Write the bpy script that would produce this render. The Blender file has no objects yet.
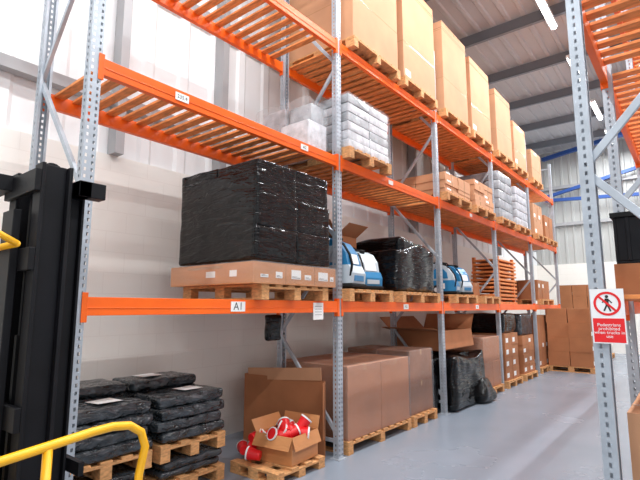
import bpy, bmesh, math, random
from mathutils import Vector, Matrix, noise
random.seed(7)
scene = bpy.context.scene
scene.view_settings.view_transform = 'Standard'

# ------------------------------------------------------------ materials
def new_mat(name):
    m = bpy.data.materials.new(name); m.use_nodes = True
    nt = m.node_tree; b = nt.nodes['Principled BSDF']
    return m, nt, b

def mat(name, col, rough=0.5, metal=0.0, var=0.0, vscale=6.0, bump=0.0, bscale=20.0, bdist=0.01, stretch=(1,1,1), alpha=1.0, coat=0.0, spec=0.5):
    m, nt, b = new_mat(name)
    b.inputs['Base Color'].default_value = (*col, 1)
    b.inputs['Roughness'].default_value = rough
    b.inputs['Metallic'].default_value = metal
    b.inputs['Alpha'].default_value = alpha
    b.inputs['Coat Weight'].default_value = coat
    b.inputs['Specular IOR Level'].default_value = spec
    tc = nt.nodes.new('ShaderNodeTexCoord'); mp = nt.nodes.new('ShaderNodeMapping')
    nt.links.new(tc.outputs['Object'], mp.inputs['Vector'])
    mp.inputs['Scale'].default_value = stretch
    if var > 0:
        n = nt.nodes.new('ShaderNodeTexNoise'); n.inputs['Scale'].default_value = vscale; n.inputs['Detail'].default_value = 5
        nt.links.new(mp.outputs[0], n.inputs['Vector'])
        r = nt.nodes.new('ShaderNodeValToRGB')
        r.color_ramp.elements[0].position = 0.3; r.color_ramp.elements[1].position = 0.7
        r.color_ramp.elements[0].color = (*[max(0, c*(1-var)) for c in col], 1)
        r.color_ramp.elements[1].color = (*[min(1, c*(1+var)) for c in col], 1)
        nt.links.new(n.outputs['Fac'], r.inputs['Fac']); nt.links.new(r.outputs[0], b.inputs['Base Color'])
    if bump > 0:
        n2 = nt.nodes.new('ShaderNodeTexNoise'); n2.inputs['Scale'].default_value = bscale
        n2.inputs['Detail'].default_value = 2; n2.inputs['Distortion'].default_value = 1.0
        nt.links.new(mp.outputs[0], n2.inputs['Vector'])
        bp = nt.nodes.new('ShaderNodeBump'); bp.inputs['Strength'].default_value = bump; bp.inputs['Distance'].default_value = bdist
        nt.links.new(n2.outputs['Fac'], bp.inputs['Height']); nt.links.new(bp.outputs[0], b.inputs['Normal'])
    return m

def emis(name, col, s):
    m, nt, b = new_mat(name)
    b.inputs['Base Color'].default_value = (*col, 1)
    b.inputs['Emission Color'].default_value = (*col, 1)
    b.inputs['Emission Strength'].default_value = s
    return m

M = {}
M['orange'] = mat('orange_paint', (0.96, 0.13, 0.004), 0.4, var=0.12, vscale=3)
M['slat'] = mat('deck_timber', (0.80, 0.26, 0.07), 0.6, var=0.3, vscale=4, stretch=(2, 8, 2))
M['steel'] = mat('galvanised_steel', (0.44, 0.48, 0.53), 0.45, 0.35, var=0.12, vscale=8)
M['pallet'] = mat('pallet_timber', (0.60, 0.30, 0.12), 0.75, var=0.3, vscale=7, stretch=(3, 3, 8))
M['card'] = mat('cardboard', (0.39, 0.15, 0.06), 0.8, var=0.12, vscale=2.5)
M['cardM'] = mat('cardboard_orange', (0.56, 0.24, 0.09), 0.45, var=0.10, vscale=2.5, bump=0.2, bscale=6, bdist=0.02, stretch=(1,1,3))
M['cardL'] = mat('cardboard_light', (0.53, 0.27, 0.145), 0.8, var=0.10, vscale=2)
M['cardD'] = mat('cardboard_dark', (0.25, 0.10, 0.045), 0.85, var=0.15, vscale=3)
M['tape'] = mat('parcel_tape', (0.48, 0.26, 0.13), 0.25)
M['black'] = mat('black_stretch_film', (0.003, 0.003, 0.0035), 0.11, bump=0.5, bscale=3.5, bdist=0.04, stretch=(1.0, 1.0, 5.0), spec=0.36)
M['blackp'] = mat('black_paint', (0.005, 0.005, 0.007), 0.5, var=0.3, spec=0.25)
M['dgrey'] = mat('dark_grey_polythene', (0.030, 0.036, 0.042), 0.13, bump=0.9, bscale=8, bdist=0.04, stretch=(1, 1, 2), var=0.8, vscale=9, spec=0.6)
M['wwrap'] = mat('white_film_goods', (0.50, 0.50, 0.53), 0.3, bump=0.4, bscale=12, bdist=0.02, var=0.3, vscale=10)
M['gwrap'] = mat('grey_film_goods', (0.34, 0.35, 0.37), 0.25, bump=0.5, bscale=8, bdist=0.03, var=0.35, vscale=6)
M['film'] = mat('clear_stretch_film', (0.75, 0.76, 0.78), 0.12, bump=0.7, bscale=8, bdist=0.03, alpha=0.12, stretch=(1, 1, 2.5))
M['white'] = mat('white_plastic', (0.85, 0.85, 0.85), 0.4)
M['label'] = mat('label_paper', (0.86, 0.86, 0.84), 0.6)
M['ink'] = mat('print_black', (0.02, 0.02, 0.02), 0.6)
M['red'] = mat('red_plastic', (0.78, 0.010, 0.015), 0.4)
M['yellow'] = mat('yellow_paint', (0.90, 0.45, 0.01), 0.35, var=0.08)
M['blue'] = mat('blue_plastic', (0.02, 0.20, 0.42), 0.35)
M['lblue'] = mat('pale_grey_plastic', (0.50, 0.57, 0.62), 0.4)
M['bluest'] = mat('blue_steel', (0.02, 0.08, 0.32), 0.5)
M['rubber'] = mat('rubber', (0.012, 0.012, 0.012), 0.8, spec=0.3)
M['purlin'] = mat('purlin_steel', (0.19, 0.21, 0.24), 0.5, 0.3)
M['rail'] = mat('sheeting_rail', (0.40, 0.40, 0.41), 0.5, 0.2)
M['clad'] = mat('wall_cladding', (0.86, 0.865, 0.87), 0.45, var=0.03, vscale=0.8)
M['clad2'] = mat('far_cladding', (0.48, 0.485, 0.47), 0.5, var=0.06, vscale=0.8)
M['roof'] = mat('roof_sheet', (0.46, 0.46, 0.475), 0.5, var=0.06, vscale=0.6)
M['tube'] = emis('lamp_tube', (1, 1, 1), 12)

# block wall
m, nt, b = new_mat('painted_blockwork'); M['block'] = m
tc = nt.nodes.new('ShaderNodeTexCoord'); sx = nt.nodes.new('ShaderNodeSeparateXYZ'); cx = nt.nodes.new('ShaderNodeCombineXYZ')
ad = nt.nodes.new('ShaderNodeMath'); ad.operation = 'ADD'
nt.links.new(tc.outputs['Object'], sx.inputs[0])
nt.links.new(sx.outputs['X'], ad.inputs[0]); nt.links.new(sx.outputs['Y'], ad.inputs[1])
nt.links.new(ad.outputs[0], cx.inputs['X']); nt.links.new(sx.outputs['Z'], cx.inputs['Y'])
bt = nt.nodes.new('ShaderNodeTexBrick'); bt.inputs['Scale'].default_value = 1.0
bt.inputs['Brick Width'].default_value = 0.45; bt.inputs['Row Height'].default_value = 0.225; bt.inputs['Mortar Size'].default_value = 0.005
bt.inputs['Color1'].default_value = (0.875, 0.85, 0.80, 1); bt.inputs['Color2'].default_value = (0.867, 0.842, 0.792, 1); bt.inputs['Mortar'].default_value = (0.825, 0.795, 0.745, 1)
nt.links.new(cx.outputs[0], bt.inputs['Vector']); nt.links.new(bt.outputs['Color'], b.inputs['Base Color'])
bp = nt.nodes.new('ShaderNodeBump'); bp.inputs['Strength'].default_value = 0.05; bp.inputs['Distance'].default_value = 0.005; bp.invert = True
nt.links.new(bt.outputs['Fac'], bp.inputs['Height']); nt.links.new(bp.outputs[0], b.inputs['Normal'])
b.inputs['Roughness'].default_value = 0.6
# floor
m, nt, b = new_mat('sealed_concrete'); M['floor'] = m
tc = nt.nodes.new('ShaderNodeTexCoord')
n = nt.nodes.new('ShaderNodeTexNoise'); n.inputs['Scale'].default_value = 0.7; n.inputs['Detail'].default_value = 6; n.inputs['Roughness'].default_value = 0.5
nt.links.new(tc.outputs['Object'], n.inputs['Vector'])
r = nt.nodes.new('ShaderNodeValToRGB'); r.color_ramp.elements[0].position = 0.3; r.color_ramp.elements[1].position = 0.7
r.color_ramp.elements[0].color = (0.24, 0.28, 0.335, 1); r.color_ramp.elements[1].color = (0.28, 0.32, 0.38, 1)
nt.links.new(n.outputs['Fac'], r.inputs['Fac']); nt.links.new(r.outputs[0], b.inputs['Base Color'])
r2 = nt.nodes.new('ShaderNodeMapRange'); r2.inputs['To Min'].default_value = 0.18; r2.inputs['To Max'].default_value = 0.34
nt.links.new(n.outputs['Fac'], r2.inputs['Value']); nt.links.new(r2.outputs[0], b.inputs['Roughness'])

# ------------------------------------------------------------ mesh builder
class MB:
    def __init__(s): s.v = []; s.f = []; s.m = []; s.mats = []; s.xf = Matrix.Identity(4)
    def mi(s, k):
        if k not in s.mats: s.mats.append(k)
        return s.mats.index(k)
    def add(s, vs, fs, k):
        o = len(s.v); s.v += [tuple(s.xf @ Vector(p)) for p in vs]
        i = s.mi(k)
        for f in fs: s.f.append([o+a for a in f]); s.m.append(i)
    def box(s, x0, x1, y0, y1, z0, z1, k):
        s.add([(x0,y0,z0),(x1,y0,z0),(x1,y1,z0),(x0,y1,z0),(x0,y0,z1),(x1,y0,z1),(x1,y1,z1),(x0,y1,z1)],
              [(0,3,2,1),(4,5,6,7),(0,1,5,4),(1,2,6,5),(2,3,7,6),(3,0,4,7)], k)
    def bar(s, p0, p1, w, h, k, up=(0,0,1)):
        p0 = Vector(p0); p1 = Vector(p1); d = (p1-p0).normalized(); u = Vector(up)
        if abs(d.dot(u)) > 0.98: u = Vector((1,0,0))
        a = d.cross(u).normalized(); c = a.cross(d).normalized()
        vs = []
        for p in (p0, p1):
            for (i, j) in ((-1,-1),(1,-1),(1,1),(-1,1)): vs.append(p + a*i*w/2 + c*j*h/2)
        s.add(vs, [(3,2,1,0),(4,5,6,7),(0,1,5,4),(1,2,6,5),(2,3,7,6),(3,0,4,7)], k)
    def tube(s, pts, r, k, n=12, r2=None, caps=True):
        pts = [Vector(p) for p in pts]; L = len(pts)
        ref = None; vs = []; fs = []
        for i, p in enumerate(pts):
            d = (pts[min(i+1, L-1)] - pts[max(i-1, 0)]).normalized()
            if ref is None:
                ref = Vector((0,0,1)) if abs(d.z) < 0.9 else Vector((1,0,0))
            a = d.cross(ref).normalized(); c = a.cross(d).normalized(); ref = c
            rr = r if r2 is None else r + (r2-r)*i/(L-1)
            for j in range(n):
                t = 2*math.pi*j/n; vs.append(p + a*math.cos(t)*rr + c*math.sin(t)*rr)
        for i in range(L-1):
            for j in range(n):
                fs.append((i*n+j, i*n+(j+1)%n, (i+1)*n+(j+1)%n, (i+1)*n+j))
        if caps: fs.append(tuple(range(n-1, -1, -1))); fs.append(tuple((L-1)*n+j for j in range(n)))
        s.add(vs, fs, k)
    def rbox(s, x0, x1, y0, y1, z0, z1, k, r=0.03, amp=0.0, fr=4.0, step=0.07, seed=0, wave=0.0, taper=0.0):
        c = Vector(((x0+x1)/2, (y0+y1)/2, (z0+z1)/2)); h = Vector(((x1-x0)/2, (y1-y0)/2, (z1-z0)/2))
        bm = bmesh.new()
        def lin(a, n):
            o = [-a, -a + r*0.3, -a + r]
            nn = max(2, n)
            for i in range(1, nn): o.append(-a + r + (2*a-2*r)*i/nn)
            return o + [a - r, a - r*0.3, a]
        ns = [lin(h[i], int(2*h[i]/step)) for i in range(3)]
        for ax in range(3):
            u, w = (ax+1) % 3, (ax+2) % 3
            for sg in (-1, 1):
                g = []
                for a in ns[u]:
                    row = []
                    for bq in ns[w]:
                        p = Vector((0,0,0)); p[ax] = sg*h[ax]; p[u] = a; p[w] = bq
                        q = Vector([max(-h[i]+r, min(h[i]-r, p[i])) for i in range(3)])
                        dd = p-q
                        p = q + dd.normalized()*r
                        zb = p.z < -h.z*0.9
                        if taper:
                            t = (p.z+h.z)/(2*h.z); p.x *= 1-taper*t; p.y *= 1-taper*t
                        if amp:
                            wv = (c+p)*fr + Vector((seed*3.1, seed*1.7, seed))
                            nz = noise.noise_vector(wv) + 0.5*noise.noise_vector(wv*2.3)
                            nz.z *= 0.0 if zb else 0.5
                            p += nz*amp
                            if p.z < -h.z: p.z = -h.z
                            if wave and p.z > 0: p.z += wave*noise.noise((c+p)*1.7+Vector((seed,0,0)))
                        row.append(bm.verts.new(c+p))
                    g.append(row)
                for i in range(len(g)-1):
                    for j in range(len(g[0])-1):
                        vs = [g[i][j], g[i+1][j], g[i+1][j+1], g[i][j+1]]
                        if sg < 0: vs.reverse()
                        bm.faces.new(vs)
        bmesh.ops.remove_doubles(bm, verts=bm.verts, dist=0.0004)
        bm.verts.index_update()
        s.add([v.co.copy() for v in bm.verts], [[v.index for v in f.verts] for f in bm.faces], k)
        bm.free()
    def build(s, name, parent=None, bevel=0.0, smooth=False):
        me = bpy.data.meshes.new(name); me.from_pydata(s.v, [], s.f)
        for k in s.mats: me.materials.append(M[k])
        me.polygons.foreach_set('material_index', s.m)
        if smooth: me.polygons.foreach_set('use_smooth', [True]*len(me.polygons))
        me.update()
        ob = bpy.data.objects.new(name, me); scene.collection.objects.link(ob)
        if parent: ob.parent = parent
        if bevel:
            bv = ob.modifiers.new('bevel', 'BEVEL'); bv.width = bevel; bv.segments = 2; bv.limit_method = 'ANGLE'
        return ob

def empty(name, loc=(0,0,0)):
    e = bpy.data.objects.new(name, None); e.empty_display_size = 0.2; e.location = loc
    scene.collection.objects.link(e); return e

def text(name, body, loc, rot, size, k, parent, align='CENTER', ext=0.0004):
    cu = bpy.data.curves.new(name, 'FONT'); cu.body = body; cu.size = size; cu.align_x = align; cu.align_y = 'CENTER'
    cu.extrude = ext; cu.space_line = 0.85
    cu.materials.append(M[k])
    o = bpy.data.objects.new(name, cu); o.location = loc; o.rotation_euler = rot
    scene.collection.objects.link(o); o.parent = parent; return o

# ------------------------------------------------------------ shell
WX = -4.95; FY = 20.3; CZ = 7.95; BH = 3.33; RX = 10.0; BY = -5.0
b_ = MB(); b_.box(WX-0.3, RX, BY, FY+0.3, -0.2, 0, 'floor'); b_.build('floor')
b_ = MB(); b_.box(WX-0.25, WX, BY, FY, 0, BH, 'block'); 
def corr(mb, horizontal_len, z0, z1, f, k, pitch=0.33, d=0.035):
    n = int(horizontal_len/pitch); pts = []
    for i in range(n):
        o = i*pitch
        pts += [(o, 0), (o+pitch*0.62, 0), (o+pitch*0.70, d), (o+pitch*0.92, d)]
    pts.append((n*pitch, 0))
    vs = [f(a, dd, z0) for a, dd in pts] + [f(a, dd, z1) for a, dd in pts]
    N = len(pts)
    mb.add(vs, [(i, i+1, N+i+1, N+i) for i in range(N-1)], k)
corr(b_, FY-BY, BH, CZ, lambda a, d, z: (WX-0.08+d, BY+a, z), 'clad', pitch=0.5, d=0.025)
b_.box(WX-0.12, WX-0.09, BY, FY, BH, CZ, 'clad')
b_.build('wall_left')
b_ = MB(); b_.box(WX, RX, FY, FY+0.25, 0, BH, 'block')
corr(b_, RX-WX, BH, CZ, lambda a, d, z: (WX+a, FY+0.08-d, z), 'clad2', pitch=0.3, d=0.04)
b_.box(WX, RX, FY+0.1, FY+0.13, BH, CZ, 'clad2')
b_.build('wall_far')
b_ = MB(); b_.box(WX-0.25, RX, BY, FY+0.25, CZ+0.04, CZ+0.1, 'roof')
corr(b_, RX-WX, BY, FY, lambda a, d, z: (WX+a, z, CZ-d), 'roof', pitch=0.33)
b_.build('ceiling')
b_ = MB()
y = 10.1-2.15*6
while y < FY:
    b_.box(WX, RX, y-0.03, y+0.03, CZ-0.26, CZ-0.035, 'purlin'); b_.box(WX, RX, y-0.03, y+0.06, CZ-0.27, CZ-0.25, 'purlin')
    y += 2.15
b_.build('trim_1')   # roof purlins
b_ = MB()
for z in (3.95, 5.6, 7.2):
    b_.box(WX-0.045, WX+0.08, BY, FY, z-0.06, z+0.06, 'rail')
for yy in (2.5, 3.95, 9.6, 15.5):
    b_.box(WX-0.045, WX+0.13, yy-0.05, yy+0.05, BH, CZ-0.3, 'rail')
b_.build('trim_2')   # sheeting rails and wall posts
b_ = MB()
for z in (4.9, 6.4): b_.box(WX+0.1, RX, FY-0.1, FY+0.03, z-0.06, z+0.06, 'rail')
b_.bar((-4.4, FY-0.25, CZ-0.35), (1.5, FY-3.0, CZ-0.35), 0.14, 0.14, 'bluest')
b_.bar((-4.5, FY-0.25, 6.0), (2.6, FY-0.25, 7.5), 0.12, 0.12, 'bluest')
b_.bar((-4.5, FY-0.25, 5.9), (3.5, FY-0.25, 5.4), 0.12, 0.12, 'bluest')
b_.build('trim_3')   # blue wind bracing

# ------------------------------------------------------------ lamps
for lx in (-1.85, 3.2):
    for ly in (-2.6, 0.4, 3.4, 6.4, 9.5, 12.6, 15.7, 18.5):
        e = empty('fluorescent_batten_light', (lx, ly, 7.55))
        q = MB(); q.box(-0.07, 0.07, -0.8, 0.8, -0.02, 0.05, 'white')
        for s in (-0.55, 0.55): q.tube([(0, s, 0.05), (0, s, 0.16)], 0.008, 'steel', 8)
        q.box(-0.02, 0.02, -0.8, -0.76, -0.07, -0.02, 'white'); q.box(-0.02, 0.02, 0.76, 0.8, -0.07, -0.02, 'white')
        o = q.build('housing', e)
        q = MB(); q.tube([(-0.03, -0.75, -0.05), (-0.03, 0.75, -0.05)], 0.02, 'tube', 10); q.tube([(0.03, -0.75, -0.05), (0.03, 0.75, -0.05)], 0.02, 'tube', 10)
        q.build('tubes', e, smooth=True)
        L = bpy.data.lights.new('lamp_glow', 'AREA'); L.shape = 'RECTANGLE'; L.size = 0.16; L.size_y = 1.5; L.energy = 155; L.color = (0.96, 0.985, 1.0)
        lo = bpy.data.objects.new('lamp_glow', L); scene.collection.objects.link(lo); lo.parent = e; lo.location = (0, 0, -0.09)

# ------------------------------------------------------------ racking
def upright(mb, xc, yc, z1, fs):
    """perforated C-section; fs=+1 front face looks to +X"""
    D = 0.036; W = 0.045
    mb.box(xc-0.07, xc+0.07, yc-0.075, yc+0.075, 0.0, 0.008, 'steel')
    rows = []
    z = 0.008
    while z < z1-0.06:
        rows += [(z, z+0.026, False), (z+0.026, z+0.05, True)]; z += 0.05
    rows.append((z, z1, False))
    cols = [(-W, -W+0.014, 0), (-W+0.014, -W+0.029, 1), (-W+0.029, W-0.029, 0), (W-0.029, W-0.014, 1), (W-0.014, W, 0)]
    xf = xc + fs*D
    for a, b2, h in cols:
        if not h: mb.add([(xf, yc+a, 0.008), (xf, yc+b2, 0.008), (xf, yc+b2, z1), (xf, yc+a, z1)], [(0,1,2,3)], 'steel')
        else:
            for r0, r1, hr in rows:
                if not hr: mb.add([(xf, yc+a, r0), (xf, yc+b2, r0), (xf, yc+b2, r1), (xf, yc+a, r1)], [(0,1,2,3)], 'steel')
    sc = [(-D, -0.008, 0), (-0.008, 0.006, 1), (0.006, D, 0)]
    for sy in (-1, 1):
        ys = yc + sy*W
        for a, b2, h in sc:
            if not h: mb.add([(xc+a, ys, 0.008), (xc+b2, ys, 0.008), (xc+b2, ys, z1), (xc+a, ys, z1)], [(0,1,2,3)], 'steel')
            else:
                for r0, r1, hr in rows:
                    if not hr: mb.add([(xc+a, ys, r0), (xc+b2, ys, r0), (xc+b2, ys, r1), (xc+a, ys, r1)], [(0,1,2,3)], 'steel')
        xb = xc - fs*D
        mb.add([(xb, ys, 0.008), (xb, ys - sy*0.02, 0.008), (xb, ys - sy*0.02, z1), (xb, ys, z1)], [(0,1,2,3)], 'steel')

def rack(name, xf, xr, ys, levels, ztop, fs):
    e = empty(name)
    q = MB()
    for yy in ys:
        upright(q, xf, yy, ztop, fs); upright(q, xr, yy, ztop, -fs)
    q.build('uprights', e)
    q = MB()
    for yy in ys:
        z = 0.25; flip = False
        q.bar((xf, yy, 0.18), (xr, yy, 0.18), 0.03, 0.04, 'steel')
        while z+1.1 < ztop:
            a, c = (xf, xr) if not flip else (xr, xf)
            q.bar((a, yy-0.012, z), (c, yy-0.012, z+1.05), 0.03, 0.042, 'steel')
            z += 1.1; flip = not flip
        q.bar((xf, yy, ztop-0.15), (xr, yy, ztop-0.15), 0.03, 0.04, 'steel')
    q.build('frame_braces', e, bevel=0.003)
    q = MB()
    for i in range(len(ys)-1):
        y0, y1 = ys[i]+0.047, ys[i+1]-0.047
        for zt in levels:
            for xc, s in ((xf, fs), (xr, -fs)):
                xo = xc + s*0.040; xi = xo - s*0.05
                q.box(min(xo, xi), max(xo, xi), y0, y1, zt-0.125, zt, 'orange')
                q.box(min(xo+s*0.004, xo-s*0.001), max(xo+s*0.004, xo-s*0.001), y0+0.002, y1-0.002, zt-0.075, zt-0.069, 'orange')
                for ye, sg in ((y0, -1), (y1, 1)):
                    yb = ye + sg*0.03
                    xs0, xs1 = xc+s*0.038, xc+s*0.044
                    q.box(min(xs0, xs1), max(xs0, xs1), min(ye-sg*0.012, yb), max(ye-sg*0.012, yb), zt-0.17, zt+0.03, 'orange')
                    q.box(min(xs1, xi), max(xs1, xi), min(ye, ye-sg*0.006), max(ye, ye-sg*0.006), zt-0.17, zt+0.03, 'orange')
    q.build('load_beams', e, bevel=0.003)
    q = MB()
    lo, hi = min(xf, xr)+0.01, max(xf, xr)-0.01
    for i in range(len(ys)-1):
        y0, y1 = ys[i]+0.08, ys[i+1]-0.08
        for zt in levels:
            yy = y0
            while yy+0.085 < y1:
                q.box(lo, hi, yy, yy+0.085, zt-0.024, zt-0.001, 'slat'); yy += 0.15
    q.build('slatted_decking', e, bevel=0.002)
    return e

YS = [1.45]+[1.59+2.8*i for i in range(1, 6)]
XF, XR = -3.245, -4.12
L1, L2, L3 = 1.72, 3.44, 4.94
rk = rack('pallet_racking', XF, XR, YS, [L1, L2, L3], 6.1, 1)
rk2 = rack('pallet_racking', -0.42, 0.50, [2.97, 4.35, 7.15, 9.95, 12.75], [L1, 3.6, 5.2], 6.1, -1)

R90 = (math.radians(90), 0, math.radians(90))
def label(y, z, w, h, txt=None, sz=0.07, par=rk, x=-3.2000):
    q = MB(); q.box(x-0.004, x+0.001, y-w/2, y+w/2, z-h/2, z+h/2, 'label'); q.build('beam_label', par)
    if txt: text('label_text', txt, (x+0.0016, y, z), R90, sz, 'ink', par)
label(2.84, L1-0.062, 0.165, 0.088, 'A1', 0.095)
label(2.17, L2-0.06, 0.13, 0.065, '235.4', 0.045)
label(3.74, L2-0.06, 0.12, 0.06, 'A2', 0.05)
label(3.98, L1-0.11, 0.17, 0.18)
label(5.95, L1-0.06, 0.14, 0.07, 'A3', 0.055)
label(8.7, L1-0.06, 0.14, 0.07, 'A5', 0.055)
label(5.6, L2-0.06, 0.12, 0.06)
label(8.6, L2-0.06, 0.12, 0.06)
q = MB()
for i in range(4): q.box(-3.1990, -3.1986, 3.92, 4.04, L1-0.06-i*0.03, L1-0.056-i*0.03, 'ink')
q.build('label_print', rk)

# ------------------------------------------------------------ pallets and loads
def pallet(cx, cy, z, lx=1.2, ly=1.0, h=0.144):
    q = MB(); x0, x1, y0, y1 = cx-lx/2, cx+lx/2, cy-ly/2, cy+ly/2
    for yy in (y0, cy-0.05, y1-0.1):
        q.box(x0, x1, yy, yy+0.1, z, z+0.02, 'pallet')
        for xx in (x0, cx-0.07, x1-0.14): q.box(xx, xx+0.14, yy+0.002, yy+0.098, z+0.02, z+h-0.042, 'pallet')
    for xx in (x0, cx-0.07, x1-0.14): q.box(xx, xx+0.14, y0, y1, z+h-0.042, z+h-0.022, 'pallet')
    n = max(4, int(ly/0.15)); 
    for i in range(n):
        yy = y0 + (ly-0.1)*i/(n-1); q.box(x0, x1, yy, yy+0.1, z+h-0.022, z+h, 'pallet')
    return q.build('wooden_pallet', bevel=0.003)

def carton(q, x0, x1, y0, y1, z0, z1, k='card', tape=True, lab=False):
    q.box(x0, x1, y0, y1, z0, z1, k)
    if tape:
        ym = (y0+y1)/2; e = 0.0015
        q.box(x0-e, x1+e, ym-0.025, ym+0.025, z1-0.07, z1+e, 'tape')
    if lab:
        q.box(x1, x1+0.002, y0+0.06, y0+0.06+min(0.16, (y1-y0)*0.35), z0+0.05, z0+0.05+min(0.1, (z1-z0)*0.4), 'label')

def carton_stack(name, x0, x1, y0, y1, z0, z1, nx, ny, nz, k='card', jit=0.008, film=False, lab=0.3, skip=()):
    e = empty(name) if film else None
    q = MB(); g = 0.004
    for a in range(nx):
        for b2 in range(ny):
            for c in range(nz):
                if (a, b2, c) in skip: continue
                j = lambda: random.uniform(-jit, jit)
                dx, dy = j(), j()
                X0 = x0+(x1-x0)*a/nx+g+dx; X1 = x0+(x1-x0)*(a+1)/nx-g+dx
                Y0 = y0+(y1-y0)*b2/ny+g+dy; Y1 = y0+(y1-y0)*(b2+1)/ny-g+dy
                Z0 = z0+(z1-z0)*c/nz+0.001; Z1 = z0+(z1-z0)*(c+1)/nz
                carton(q, X0, X1, Y0, Y1, Z0, Z1, k, True, random.random() < lab)
    o = q.build('cartons' if film else name, e, bevel=0.005)
    if film:
        q = MB(); q.rbox(x0-0.02, x1+0.02, y0-0.02, y1+0.02, z0, z1+0.012, 'film', 0.03, 0.006, 5)
        q.build('stretch_film', e, smooth=True)
    return e or o

def open_carton(name, x0, x1, y0, y1, z0, z1, flap, angs, k='card', rot=0):
    q = MB(); t = 0.006
    cx, cy = (x0+x1)/2, (y0+y1)/2
    q.xf = Matrix.Translation((cx, cy, 0)) @ Matrix.Rotation(rot, 4, 'Z') @ Matrix.Translation((-cx, -cy, 0))
    q.box(x0, x1, y0, y1, z0, z0+t, k)
    q.box(x0, x0+t, y0, y1, z0+t, z1, k); q.box(x1-t, x1, y0, y1, z0+t, z1, k)
    q.box(x0+t, x1-t, y0, y0+t, z0+t, z1, k); q.box(x0+t, x1-t, y1-t, y1, z0+t, z1, k)
    a = [math.radians(v) for v in angs]
    def fl(p, q2, d, an):
        p = Vector(p); q2 = Vector(q2); d = Vector(d)*math.cos(an)*flap + Vector((0,0,1))*math.sin(an)*flap
        n = (q2-p).cross(d).normalized()*t
        q.add([p, q2, q2+d, p+d, p+n, q2+n, q2+d+n, p+d+n], [(0,3,2,1),(4,5,6,7),(0,1,5,4),(1,2,6,5),(2,3,7,6),(3,0,4,7)], k)
    fl((x1, y0, z1), (x1, y1, z1), (1,0,0), a[0]); fl((x0, y1, z1), (x0, y0, z1), (-1,0,0), a[1])
    fl((x1, y1, z1), (x0, y1, z1), (0,1,0), a[2]); fl((x0, y0, z1), (x1, y0, z1), (0,-1,0), a[3])
    return q.build(name)

PX = -3.70
P1, P2, P3 = L1+0.145, L2+0.145, L3+0.145
# -- level 1, bay 1: black wrapped load on a long printed carton layer
YB = -0.09
pallet(PX, 3.62+YB, L1+0.001)
e = empty('printed_carton_layer')
q = MB(); q.xf = Matrix.Translation((0, YB, 0))
q.box(PX-0.64, PX+0.62, 2.99, 4.22, P1+0.001, P1+0.20, 'cardM')
for yy in (3.42, 3.86): q.box(PX+0.62, PX+0.621, yy-0.002, yy+0.002, P1+0.002, P1+0.199, 'cardD')
for yy, w, h in ((3.08, 0.10, 0.03), (3.28, 0.09, 0.06), (3.50, 0.14, 0.09), (3.70, 0.10, 0.05), (3.92, 0.16, 0.09), (4.12, 0.06, 0.05)):
    q.box(PX+0.62, PX+0.6225, yy, yy+w, P1+0.06, P1+0.06+h, 'label')
    q.box(PX+0.6225, PX+0.6228, yy+0.01, yy+w-0.01, P1+0.07, P1+0.075, 'ink'); q.box(PX+0.6225, PX+0.6228, yy+0.01, yy+w*0.6, P1+0.082, P1+0.086, 'ink')
for xx, w in ((-0.05, 0.14), (0.3, 0.1)): q.box(PX+xx, PX+xx+w, 2.9885, 2.99, P1+0.07, P1+0.13, 'label')
q.box(PX-0.35, PX+0.2, 2.988, 2.99, P1+0.155, P1+0.18, 'tape')
q.build('cartons', e, bevel=0.006)
q = MB(); q.xf = Matrix.Translation((0, YB, 0))
q.rbox(PX-0.655, PX+0.635, 2.975, 4.235, P1+0.002, P1+0.212, 'film', 0.02, 0.010, 5); q.build('stretch_film', e, smooth=True)
q = MB(); q.xf = Matrix.Translation((0, YB, 0))
random.seed(21)
for a in range(2):
    for b2 in range(2):
        for c in range(3):
            d = random.uniform(-0.008, 0.008); z0 = P1+0.222+c*0.322
            q.rbox(PX-0.62+a*0.60+d, PX-0.015+a*0.60+d, 3.07+b2*0.54+d, 3.615+b2*0.54+d, z0, z0+0.328+random.uniform(0, 0.01)*(c == 2), 'black', 0.020, 0.010, 4.5, 0.04, a+b2*3+c*7)
q.rbox(PX-0.628, PX+0.582, 3.058, 4.15, P1+0.224, 2.98, 'black', 0.03, 0.010, 3.2, 0.04, 8)
q.build('black_wrapped_load', smooth=True)
random.seed(11)
q = MB(); q.rbox(-3.60, -3.52, 3.55, 3.76, 1.30, 1.575, 'black', 0.03, 0.02, 5, 0.04, 77, 0, 0.0); q.build('hanging_black_film', rk, smooth=True)
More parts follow.
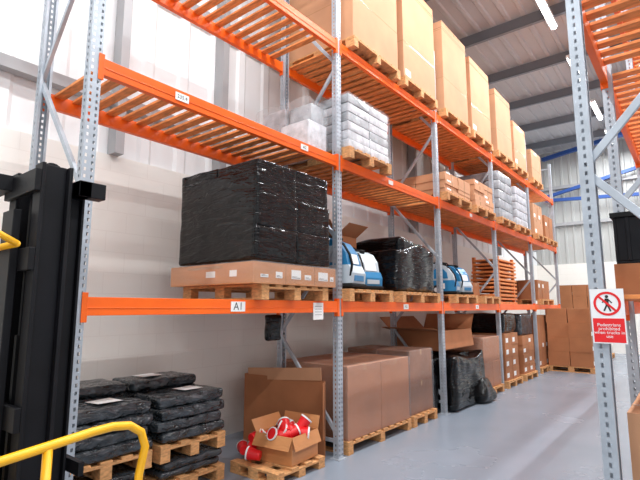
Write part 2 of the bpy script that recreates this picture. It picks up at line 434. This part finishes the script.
# machines
def machine(x, y, z, s=1.0, rot=0.0, top='blue', side='lblue'):
    e = empty('floor_cleaning_machine', (x, y, z)); e.rotation_euler = (0, 0, rot); e.scale = (s, s, s)
    q = MB()
    def prof(pts, y0, y1, k):
        n = len(pts); vs = [(px, y0, pz) for px, pz in pts] + [(px, y1, pz) for px, pz in pts]
        q.add(vs, [tuple(range(n-1, -1, -1)), tuple(range(n, 2*n))] + [(i, (i+1) % n, n+(i+1) % n, n+i) for i in range(n)], k)
    prof([(-0.25, 0.07), (0.26, 0.07), (0.27, 0.20), (0.22, 0.30), (-0.25, 0.30)], -0.20, 0.20, side)
    prof([(-0.25, 0.302), (0.205, 0.302), (0.17, 0.46), (0.06, 0.60), (-0.08, 0.66), (-0.25, 0.66)], -0.19, 0.19, top)
    prof([(-0.20, 0.34), (0.10, 0.34), (0.08, 0.46), (0.0, 0.55), (-0.20, 0.55)], -0.197, 0.197, side)
    prof([(-0.22, 0.662), (-0.09, 0.662), (-0.10, 0.70), (-0.22, 0.70)], -0.12, 0.12, 'rubber')
    q.box(0.235, 0.275, -0.13, 0.13, 0.10, 0.17, top)
    q.box(-0.02, 0.03, -0.2025, 0.2025, 0.12, 0.24, 'white')
    prof([(0.212, 0.32), (0.218, 0.32), (0.183, 0.45), (0.177, 0.45)], -0.12, 0.12, 'white')
    q.build('body', e, bevel=0.018)
    q = MB(); q.rbox(-0.27, 0.28, -0.22, 0.22, 0.02, 0.07, 'rubber', 0.02, step=0.1)
    for sy in (-0.225, 0.225):
        q.tube([(-0.14, sy-0.02, 0.1), (-0.14, sy+0.02, 0.1)], 0.1, 'rubber', 20); q.tube([(-0.14, sy-0.026, 0.1), (-0.14, sy+0.026, 0.1)], 0.05, 'white', 16)
    q.tube([(-0.02, 0, 0.63), (-0.0, 0, 0.68)], 0.045, 'rubber', 16)
    q.build('wheels_and_skirt', e)
    q = MB(); pts = [(-0.22, -0.15, 0.35), (-0.28, -0.15, 0.55), (-0.31, -0.14, 0.72), (-0.33, -0.08, 0.76), (-0.33, 0.08, 0.76), (-0.31, 0.14, 0.72), (-0.28, 0.15, 0.55), (-0.22, 0.15, 0.35)]
    q.tube(pts, 0.014, 'blackp', 8); q.tube([(0.0, -0.1, 0.62), (0.14, -0.17, 0.56), (0.24, -0.2, 0.42), (0.27, -0.2, 0.3), (0.24, -0.19, 0.16)], 0.016, 'blackp', 8)
    q.build('handle_and_hose', e, smooth=True)
    return e
pallet(PX, 4.93, L1+0.001, ly=1.0)
machine(-3.40, 4.66, P1+0.002, 0.95, 0.15); machine(-3.40, 5.16, P1+0.002, 0.78, -0.3, 'lblue', 'blue'); machine(-3.98, 4.64, P1+0.002, 0.86, 2.8)
open_carton('open_cardboard_box', -4.22, -3.68, 4.98, 5.43, P1+0.002, 2.62, 0.24, [35, 60, 35, 50], 'card')
pallet(PX, 6.28, L1+0.001, ly=1.2)
q = MB(); q.rbox(PX-0.58, PX+0.54, 5.68, 6.86, P1+0.006, 2.50, 'black', 0.06, 0.03, 2.4, 0.05, 9, 0.12)
q.rbox(PX-0.3, PX+0.50, 5.84, 6.3, 2.3, 2.62, 'black', 0.06, 0.03, 3, 0.05, 12, 0.1)
q.rbox(PX-0.3, PX+0.46, 6.2, 6.8, 2.3, 2.60, 'black', 0.06, 0.04, 3, 0.05, 14, 0.1)
q.build('black_wrapped_load', smooth=True)
# bay 3 level 1
pallet(PX, 8.0, L1+0.001)
machine(-3.38, 7.72, P1+0.002, 0.80, 0.2, 'lblue', 'blue'); machine(-3.38, 8.24, P1+0.002, 0.80, -0.2); machine(-3.95, 8.0, P1+0.002, 0.85, 1.9)
pallet(PX, 9.3, L1+0.001, ly=0.9)
carton_stack('cardboard_carton_stack', PX-0.5, PX+0.2, 8.95, 9.7, P1+0.001, 2.15, 2, 2, 1, 'card')
# bay 4: spare slatted panels
q = MB()
for i in range(12):
    z = L1+0.0+i*0.085
    q.box(-4.0+i*0.012, -3.3+i*0.0, 10.35, 11.6, z+0.001+0.012*(i%2), z+0.05, 'slat')
for yy in (10.4, 11.45): 
    for xx in (-3.38, -3.9): q.box(xx, xx+0.06, yy, yy+0.08, L1+0.001, L1+1.05, 'slat')
q.build('spare_deck_panel_stack', bevel=0.003)
pallet(PX, 13.7, L1+0.001, ly=1.2)
carton_stack('cardboard_carton_stack', PX-0.5, PX+0.5, 13.1, 14.3, P1+0.001, P1+0.5, 2, 3, 2, 'card')

# -- level 2
pallet(PX, 4.96, L2+0.001)
e = empty('white_packaged_goods_stack')
q = MB()
for c in range(6):
    for b2 in range(2):
        for a in range(2):
            z0 = P2+0.002+c*0.117; dy = random.uniform(-.010, .010); dx = random.uniform(-.010, .010)
            q.rbox(PX-0.56+a*0.56+dx, PX-0.005+a*0.56+dx, 4.50+b2*0.48+dy, 4.975+b2*0.48+dy, z0, z0+0.112, 'wwrap' if random.random() < 0.7 else 'gwrap', 0.010, 0.003, 6, 0.12, c*4+b2)
q.build('packs', e, smooth=True)
q = MB(); q.rbox(PX-0.58, PX+0.58, 4.48, 5.48, P2+0.001, P2+0.72, 'film', 0.03, 0.010, 5); q.build('stretch_film', e, smooth=True)
e = empty('film_wrapped_boxes')
q = MB()
for (xa, xb, ya, yb, z0, z1) in ((-4.15, -3.76, 3.90, 4.26, 0.002, 0.40), (-3.74, -3.30, 3.92, 4.26, 0.002, 0.36), (-4.1, -3.72, 3.98, 4.26, 0.403, 0.62), (-3.68, -3.34, 4.02, 4.26, 0.362, 0.60)):
    q.rbox(xa, xb, ya, yb, L2+z0, L2+z1, 'gwrap' if xa > -3.7 else 'wwrap', 0.012, 0.004, 6, 0.12)
q.build('boxes', e, smooth=True)
q = MB(); q.rbox(-4.18, -3.27, 3.87, 4.29, L2+0.001, L2+0.66, 'film', 0.05, 0.015, 3, 0.06, 22, 0.1, 0.06); q.build('stretch_film', e, smooth=True)
pallet(PX, 7.86, L2+0.001, ly=1.1)
carton_stack('cardboard_carton_stack', PX-0.56, PX+0.56, 7.32, 8.42, P2+0.001, P2+0.36, 2, 2, 5, 'cardL', 0.015)
pallet(PX, 9.2, L2+0.001, ly=1.1)
carton_stack('cardboard_carton_stack', PX-0.56, PX+0.56, 8.68, 9.74, P2+0.001, P2+0.52, 2, 2, 5, 'cardL', 0.015)
for (yy, zz, kk) in ((10.65, 1.05, 'gwrap'), (11.9, 0.95, 'wwrap')):
    pallet(PX, yy, L2+0.001)
    q = MB(); n = 5
    for c in range(n):
        z0 = P2+0.002+c*zz/n; q.rbox(PX-0.55, PX+0.55, yy-0.47, yy+0.47, z0, z0+zz/n-0.004, kk, 0.02, 0.006, 4, 0.12, c)
    q.build('film_wrapped_goods', smooth=True)
for yy in (13.6, 14.8):
    pallet(PX, yy, L2+0.001)
carton_stack('cardboard_carton_stack', PX-0.5, PX+0.5, 13.15, 14.05, P2+0.001, P2+0.85, 1, 2, 2, 'cardL')
carton_stack('cardboard_carton_stack', PX-0.5, PX+0.5, 14.35, 15.25, P2+0.001, P2+0.7, 1, 2, 2, 'card')
# -- level 3 tall boxes
for i, (ya, yb, h) in enumerate(((4.58, 5.78, 1.68), (5.92, 7.06, 1.66), (7.38, 8.52, 1.66), (8.68, 9.82, 1.55), (10.18, 11.3, 1.45), (11.45, 12.5, 1.1), (13.0, 14.0, 0.8))):
    pallet(PX, (ya+yb)/2, L3+0.001, ly=yb-ya)
    q = MB(); carton(q, PX-0.55, PX+0.57, ya+0.02, yb-0.02, P3+0.001, P3+h, 'cardL', True, i % 2 == 1)
    q.box(PX-0.55, PX+0.572, ya+0.018, yb-0.018, P3+h-0.13, P3+h-0.122, 'cardD')
    for zz in (0.35, 0.9): q.box(PX-0.551, PX+0.5715, ya+0.0185, yb-0.0185, P3+h*zz, P3+h*zz+0.012, 'tape')
    q.build('tall_cardboard_box', bevel=0.008)

# -- ground level bay 1: dark wrapped packs
def packstack(y0, y1, x0, x1, ns, z0, seed, hh=0.10, amp=0.02, labs=False):
    q = MB()
    for a in range(2):
        n = ns[a]
        xa = x0+(x1-x0)*a/2; xb = x0+(x1-x0)*(a+1)/2
        for c in range(n):
            d = random.uniform(-.03, .03); d2 = random.uniform(-.02, .02)
            q.rbox(xa+0.005+d2, xb-0.005+d2, y0+d, y1+d, z0+c*hh+0.001, z0+(c+1)*hh, 'dgrey', 0.034, amp, 6.5, 0.045, seed+c*2+a)
        if labs:
            zt = z0+n*hh+0.012; cx, cy = (xa+xb)/2, (y0+y1)/2 + 0.08*(a*2-1)
            q.add([(cx-0.09, cy-0.13, zt), (cx+0.09, cy-0.10, zt+0.002), (cx+0.08, cy+0.12, zt), (cx-0.10, cy+0.09, zt+0.004)], [(0,1,2,3)], 'label')
    return q.build('polythene_wrapped_pack_stack', smooth=True)
for (ya, yb, n, sd) in ((1.60, 2.40, (5, 4), 1), (2.48, 3.20, (5, 4), 40)):
    pallet(-4.22, (ya+yb)/2, 0.0, lx=0.95, ly=yb-ya)
    packstack(ya+0.03, yb-0.03, -4.66, -3.77, (2, 2), 0.146, sd+70, 0.074, 0.012)
    pallet(-4.22, (ya+yb)/2, 0.305, lx=0.95, ly=yb-ya)
    packstack(ya, yb, -4.68, -3.76, n, 0.453, sd, labs=True)

# red and white cups in a box
pallet(-3.52, 3.72, 0.0, lx=0.66, ly=0.72, h=0.11)
e = empty('box_of_red_and_white_cups')
o = open_carton('carton', -3.70, -3.24, 3.57, 4.03, 0.114, 0.38, 0.13, [-70, 60, 75, -60], 'cardM', 0.10); o.parent = e
q = MB()
def cup(p, d, inner='red'):
    p = Vector(p); d = Vector(d).normalized(); L = 0.14
    q.tube([p, p+d*L*0.90], 0.046, 'red', 20, 0.062)
    q.tube([p+d*L*0.88, p+d*L], 0.067, 'white', 20, 0.067, False); q.tube([p+d*L, p+d*L*0.995], 0.0672, 'white', 20, 0.056, False)
    q.tube([p+d*L, p+d*L*0.80], 0.056, inner, 20, 0.052)
random.seed(5)
for i in range(20):
    dv = (random.uniform(-1, 1), random.uniform(-1, 1), random.uniform(-.5, .9))
    cup((-3.47+random.uniform(-.12, .12), 3.80+random.uniform(-.12, .12), 0.31+random.uniform(0, .09)), dv, 'white' if i % 5 == 0 else 'red')
for i, (x, y, z) in enumerate(((-3.80, 3.50, 0.185), (-3.68, 3.46, 0.185), (-3.80, 3.60, 0.29), (-3.72, 3.52, 0.31), (-3.54, 3.48, 0.185))):
    cup((x, y, z), (random.uniform(-.8, .3), random.uniform(-.3, 0.6), random.uniform(-.1, .3)), 'white' if i == 1 else 'red')
q.build('cups', e)
# big folded cardboard
q = MB()
q.bar((-4.55, 4.18, 0.415), (-3.36, 4.30, 0.415), 0.012, 0.82, 'card')
q.bar((-4.55, 4.18, 0.415), (-4.60, 4.46, 0.415), 0.012, 0.82, 'card')
q.bar((-3.36, 4.30, 0.52), (-3.30, 4.19, 0.52), 0.01, 0.6, 'card')
q.bar((-4.5, 4.19, 0.83), (-3.4, 4.28, 0.90), 0.01, 0.14, 'cardL')
q.build('folded_cardboard_box')
# bay 2 ground
pallet(-3.78, 5.28, 0.0, lx=1.15, ly=1.5)
carton_stack('cardboard_carton_stack', -4.34, -3.22, 4.55, 6.02, 0.146, 0.97, 2, 2, 1, 'card', 0.004, True, 0.0)
pallet(-3.78, 6.48, 0.0, lx=1.15, ly=0.75)
carton_stack('cardboard_carton_stack', -4.34, -3.26, 6.12, 6.84, 0.146, 1.03, 2, 1, 2, 'cardD', 0.004, True, 0.2)
# bay 3 ground
q = MB(); q.rbox(-4.3, -3.33, 6.9, 8.75, 0.01, 0.88, 'black', 0.07, 0.03, 2.2, 0.05, 31, 0.08)
q.rbox(-3.5, -3.10, 7.32, 8.7, 0.01, 0.84, 'black', 0.07, 0.04, 2.6, 0.05, 33, 0.1)
q.rbox(-3.3, -2.92, 8.2, 8.85, 0.01, 0.42, 'black', 0.1, 0.06, 3, 0.06, 35, 0.1, 0.5)
q.build('black_wrapped_load', smooth=True)
open_carton('open_cardboard_box', -4.25, -3.30, 7.30, 8.60, 0.95, 1.27, 0.3, [-82, 45, 60, 10], 'card')
pallet(-3.75, 9.35, 0.0, ly=1.0)
carton_stack('cardboard_carton_stack', -4.32, -3.2, 8.9, 9.84, 0.146, 1.08, 2, 2, 2, 'card', 0.006, True)
# bay 4
pallet(-3.75, 10.65, 0.0); carton_stack('cardboard_carton_stack', -4.3, -3.2, 10.2, 11.1, 0.146, 1.1, 2, 2, 4, 'card', 0.01, False, 0.6)
q = MB(); q.rbox(-4.28, -3.22, 10.2, 11.1, 1.105, 1.52, 'black', 0.06, 0.03, 3, 0.07, 51); q.build('black_wrapped_load', smooth=True)
pallet(-3.75, 11.9, 0.0); carton_stack('cardboard_carton_stack', -4.3, -3.2, 11.45, 12.4, 0.146, 1.0, 2, 2, 4, 'card', 0.01, False, 0.6)
q = MB(); q.rbox(-4.28, -3.22, 11.45, 12.4, 1.005, 1.5, 'dgrey', 0.06, 0.03, 3, 0.07, 53); q.build('film_wrapped_goods', smooth=True)
# far stacks
pallet(-3.78, 13.5, 0.0, ly=1.1); carton_stack('cardboard_carton_stack', -4.3, -3.25, 12.95, 14.05, 0.146, 1.45, 2, 3, 3, 'card', 0.01)
pallet(-2.68, 14.2, 0.0, lx=1.15); carton_stack('cardboard_carton_stack', -3.2, -2.16, 13.7, 14.7, 0.146, 1.62, 2, 2, 4, 'card', 0.012, False, 0.5)
pallet(-3.05, 18.2, 0.0, lx=1.5); carton_stack('cardboard_carton_stack', -3.7, -2.4, 17.75, 18.7, 0.146, 2.4, 3, 2, 6, 'card', 0.01, False, 0.4)

# ------------------------------------------------------------ right rack contents
pallet(0.03, 3.68, 0.0, lx=0.85, ly=1.1)
carton_stack('cardboard_carton_stack', -0.36, 0.44, 3.14, 4.22, 0.146, 1.08, 2, 2, 2, 'cardL', 0.006, False, 0.5)
carton_stack('cardboard_carton_stack', -0.36, 0.44, 3.2, 4.2, L1+0.001, 1.90, 1, 2, 1, 'card', 0.004)
q = MB()
x0, x1, y0, y1 = -0.35, 0.42, 3.25, 4.15
q.box(x0, x1, y0, y1, 1.903, 1.92, 'blackp')
for (a, b2, c, d) in ((x0, x0+0.015, y0, y1), (x1-0.015, x1, y0, y1), (x0+0.015, x1-0.015, y0, y0+0.015), (x0+0.015, x1-0.015, y1-0.015, y1)): q.box(a, b2, c, d, 1.92, 2.18, 'blackp')
q.box(x0-0.015, x1+0.015, y0-0.015, y1+0.015, 2.18, 2.21, 'rubber')
for i in range(7): q.box(x0-0.008, x0, y0+0.06+i*0.13, y0+0.08+i*0.13, 1.92, 2.18, 'blackp')
for i in range(6): q.box(x0+0.06+i*0.13, x0+0.08+i*0.13, y0-0.008, y0, 1.92, 2.18, 'blackp')
q.build('black_storage_crate', bevel=0.004)
pallet(0.03, 5.7, 0.0, lx=0.85, ly=1.2)
carton_stack('cardboard_carton_stack', -0.36, 0.44, 5.1, 6.3, 0.146, 1.1, 2, 2, 3, 'card')

# ------------------------------------------------------------ sign
e = empty('pedestrians_prohibited_sign')
SX, SY, SZ = -0.372, 2.90, 1.605; W, H = 0.155, 0.285
q = MB(); q.box(SX-W/2, SX+W/2, SY, SY+0.004, SZ-H/2, SZ+H/2, 'white')
q.box(SX-W/2+0.006, SX+W/2-0.006, SY-0.001, SY, SZ-H/2+0.006, SZ-0.012, 'red')
def disc(cx, cz, r0, r1, k, off, n=40):
    vs = []; fs = []
    for i in range(n):
        t = 2*math.pi*i/n
        vs += [(SX+cx+r0*math.cos(t), SY-off, SZ+cz+r0*math.sin(t)), (SX+cx+r1*math.cos(t), SY-off, SZ+cz+r1*math.sin(t))]
    for i in range(n):
        a = 2*i; b2 = 2*((i+1) % n); fs.append((a, a+1, b2+1, b2))
    q.add(vs, fs, k)
def stroke(p, r, w, k, off):
    p = Vector((SX+p[0], 0, SZ+p[1])); r = Vector((SX+r[0], 0, SZ+r[1])); d = (r-p).normalized(); nn = Vector((-d.z, 0, d.x))*w/2
    vs = [p-nn, r-nn, r+nn, p+nn]; q.add([(v.x, SY-off, v.z) for v in vs], [(0,1,2,3)], k)
cz = 0.065
disc(0, cz, 0.051, 0.063, 'red', 0.0016)
disc(0, cz+0.037, 0.0, 0.008, 'ink', 0.0012)
stroke((0.0, cz+0.027), (0.0, cz-0.005), 0.016, 'ink', 0.0012)
stroke((0.0, cz-0.003), (0.014, cz-0.040), 0.008, 'ink', 0.0012); stroke((0.0, cz-0.003), (-0.016, cz-0.038), 0.008, 'ink', 0.0012)
stroke((0.004, cz+0.024), (0.022, cz+0.003), 0.006, 'ink', 0.0012); stroke((-0.004, cz+0.024), (-0.022, cz+0.005), 0.006, 'ink', 0.0012)
stroke((-0.040, cz+0.040), (0.040, cz-0.040), 0.011, 'red', 0.0018)
q.build('sign_board', e)
text('sign_text', 'Pedestrians\nprohibited\nwhen trucks in\nuse', (SX, SY-0.0016, SZ-0.076), (math.radians(90), 0, 0), 0.0232, 'white', e, ext=0.0002)

# ------------------------------------------------------------ forklift
e = empty('forklift_truck')
q = MB()
mx, my, mh = -2.87, 1.08, 2.42
for sx in (-0.17, 0.17):
    q.box(mx+sx-0.05, mx+sx+0.05, my-0.12, my-0.10, 0.1, mh, 'blackp'); q.box(mx+sx-0.05, mx+sx+0.05, my+0.02, my+0.04, 0.1, mh, 'blackp')
    q.box(mx+sx-0.012, mx+sx+0.012, my-0.10, my+0.02, 0.1, mh, 'blackp')
    s2 = sx*0.72
    q.box(mx+s2-0.04, mx+s2+0.04, my+0.045, my+0.06, 0.12, mh-0.06, 'blackp'); q.box(mx+s2-0.04, mx+s2+0.04, my+0.125, my+0.14, 0.12, mh-0.06, 'blackp')
    q.box(mx+s2-0.01, mx+s2+0.01, my+0.06, my+0.125, 0.12, mh-0.06, 'blackp')
for z in (0.3, 1.1, 1.9, mh-0.1):
    q.box(mx-0.22, mx+0.22, my-0.15, my-0.12, z-0.06, z+0.06, 'blackp')
q.box(mx-0.40, mx+0.26, my+0.06, my+0.13, mh-0.16, mh-0.07, 'blackp')
q.box(mx+0.18, mx+0.26, my+0.06, my+0.21, mh-0.16, mh-0.07, 'blackp')
q.box(mx-0.62, mx-0.1, my-0.22, my-0.14, mh-0.12, mh-0.03, 'blackp')
q.box(mx-0.08, mx+0.08, my-0.19, my-0.15, 0.12, mh-0.25, 'blackp')
q.build('mast', e, bevel=0.004)
q = MB()
for sx in (-0.07, 0.07):
    q.tube([(mx+sx, my-0.04, 0.15), (mx+sx, my-0.04, 1.5)], 0.04, 'blackp', 14); q.tube([(mx+sx, my-0.04, 1.5), (mx+sx, my-0.04, mh-0.05)], 0.026, 'blackp', 12)
    q.tube([(mx+sx-0.02, my-0.02, mh-0.02), (mx+sx+0.02, my-0.02, mh-0.02)], 0.06, 'blackp', 20)
    q.tube([(mx+sx, my+0.05, 0.4), (mx+sx, my+0.05, mh-0.03)], 0.014, 'blackp', 6)
q.build('lift_cylinders_and_chains', e, smooth=False)
q = MB()
for z in (0.12, 0.5, 0.78): q.box(mx-0.34, mx+0.28, my+0.15, my+0.18, z, z+0.07, 'blackp')
for sx in (-0.25, 0.22):
    q.box(mx+sx-0.05, mx+sx+0.05, my+0.18, my+0.215, 0.04, 0.62, 'blackp')
    q.box(mx+sx-0.05, mx+sx+0.05, my+0.18, my+0.28, 0.03, 0.065, 'blackp')
q.build('carriage_and_forks', e, bevel=0.003)
q = MB()
q.rbox(-3.4, -2.25, -1.2, 0.62, 0.22, 0.72, 'yellow', 0.08, step=0.2)
q.rbox(-3.38, -2.27, -1.25, -0.55, 0.5, 1.15, 'blackp', 0.1, step=0.15)
q.rbox(-3.08, -2.58, -0.5, 0.0, 0.72, 0.9, 'rubber', 0.05, step=0.1); q.rbox(-3.08, -2.58, -0.58, -0.45, 0.85, 1.4, 'rubber', 0.05, step=0.1)
q.box(-3.3, -2.35, 0.55, 0.93, 0.12, 0.5, 'blackp')
q.build('chassis_and_seat', e, smooth=False)
q = MB()
for wy in (-0.85, 0.45):
    for wx in (-3.42, -2.23):
        q.tube([(wx-0.09, wy, 0.24), (wx+0.09, wy, 0.24)], 0.24, 'rubber', 28); q.tube([(wx-0.095, wy, 0.24), (wx+0.095, wy, 0.24)], 0.12, 'yellow', 20)
q.build('wheels', e)
q = MB()
for gx in (-3.3, -2.58):
    q.tube([(gx, -0.9, 1.1), (gx, -0.85, 2.03), (gx, -0.7, 2.10), (gx, 0.5, 2.08), (gx, 0.75, 2.01), (gx, 0.85, 1.96)], 0.017, 'yellow', 10)
for yy in (-0.6, -0.3, 0.0, 0.3): q.tube([(-3.3, yy, 2.09), (-2.58, yy, 2.09)], 0.015, 'yellow', 8)
q.tube([(-3.3, 0.85, 1.96), (-2.58, 0.85, 1.96)], 0.017, 'yellow', 10)
rx = -2.1
q.tube([(rx, -0.3, 1.05), (rx, 0.7, 1.075), (rx, 1.05, 1.115), (rx, 1.14, 1.12), (rx, 1.22, 1.11), (rx, 1.28, 1.07), (rx, 1.305, 1.0), (rx, 1.28, 0.88), (rx, 1.26, 0.30)], 0.019, 'yellow', 14)
q.tube([(rx, 0.87, 0.3), (rx, 0.87, 1.085)], 0.019, 'yellow', 12); q.tube([(rx, -0.3, 0.3), (rx, -0.3, 1.05)], 0.019, 'yellow', 12)
q.tube([(rx, -0.3, 0.3), (rx, 1.26, 0.3)], 0.019, 'yellow', 12)
q.bar((rx-0.15, 0.3, 0.4), (rx, 0.3, 0.3), 0.05, 0.05, 'yellow')
q.build('overhead_guard_and_side_rail', e, smooth=True)
q = MB(); q.tube([(-2.83, 0.35, 0.72), (-2.83, 0.2, 1.15)], 0.025, 'blackp', 10)
pts = [(-2.83+0.17*math.cos(t*math.pi/8), 0.2+0.12*math.sin(t*math.pi/8), 1.17+0.12*math.sin(t*math.pi/8)) for t in range(17)]
q.tube(pts, 0.014, 'blackp', 8); q.build('steering_wheel', e, smooth=True)

# ------------------------------------------------------------ world + camera
w = bpy.data.worlds.new('World'); scene.world = w; w.use_nodes = True
bg = w.node_tree.nodes['Background']; bg.inputs[0].default_value = (0.96, 0.98, 1.0, 1); bg.inputs[1].default_value = 0.92

cam = bpy.data.cameras.new('camera'); co = bpy.data.objects.new('camera', cam); scene.collection.objects.link(co)
cam.sensor_width = 36; cam.lens = 36*468/640; cam.clip_start = 0.05
co.location = (0, 0, 1.65)
co.rotation_euler = (math.radians(90+8.2), 0, math.radians(38.6))
scene.camera = co
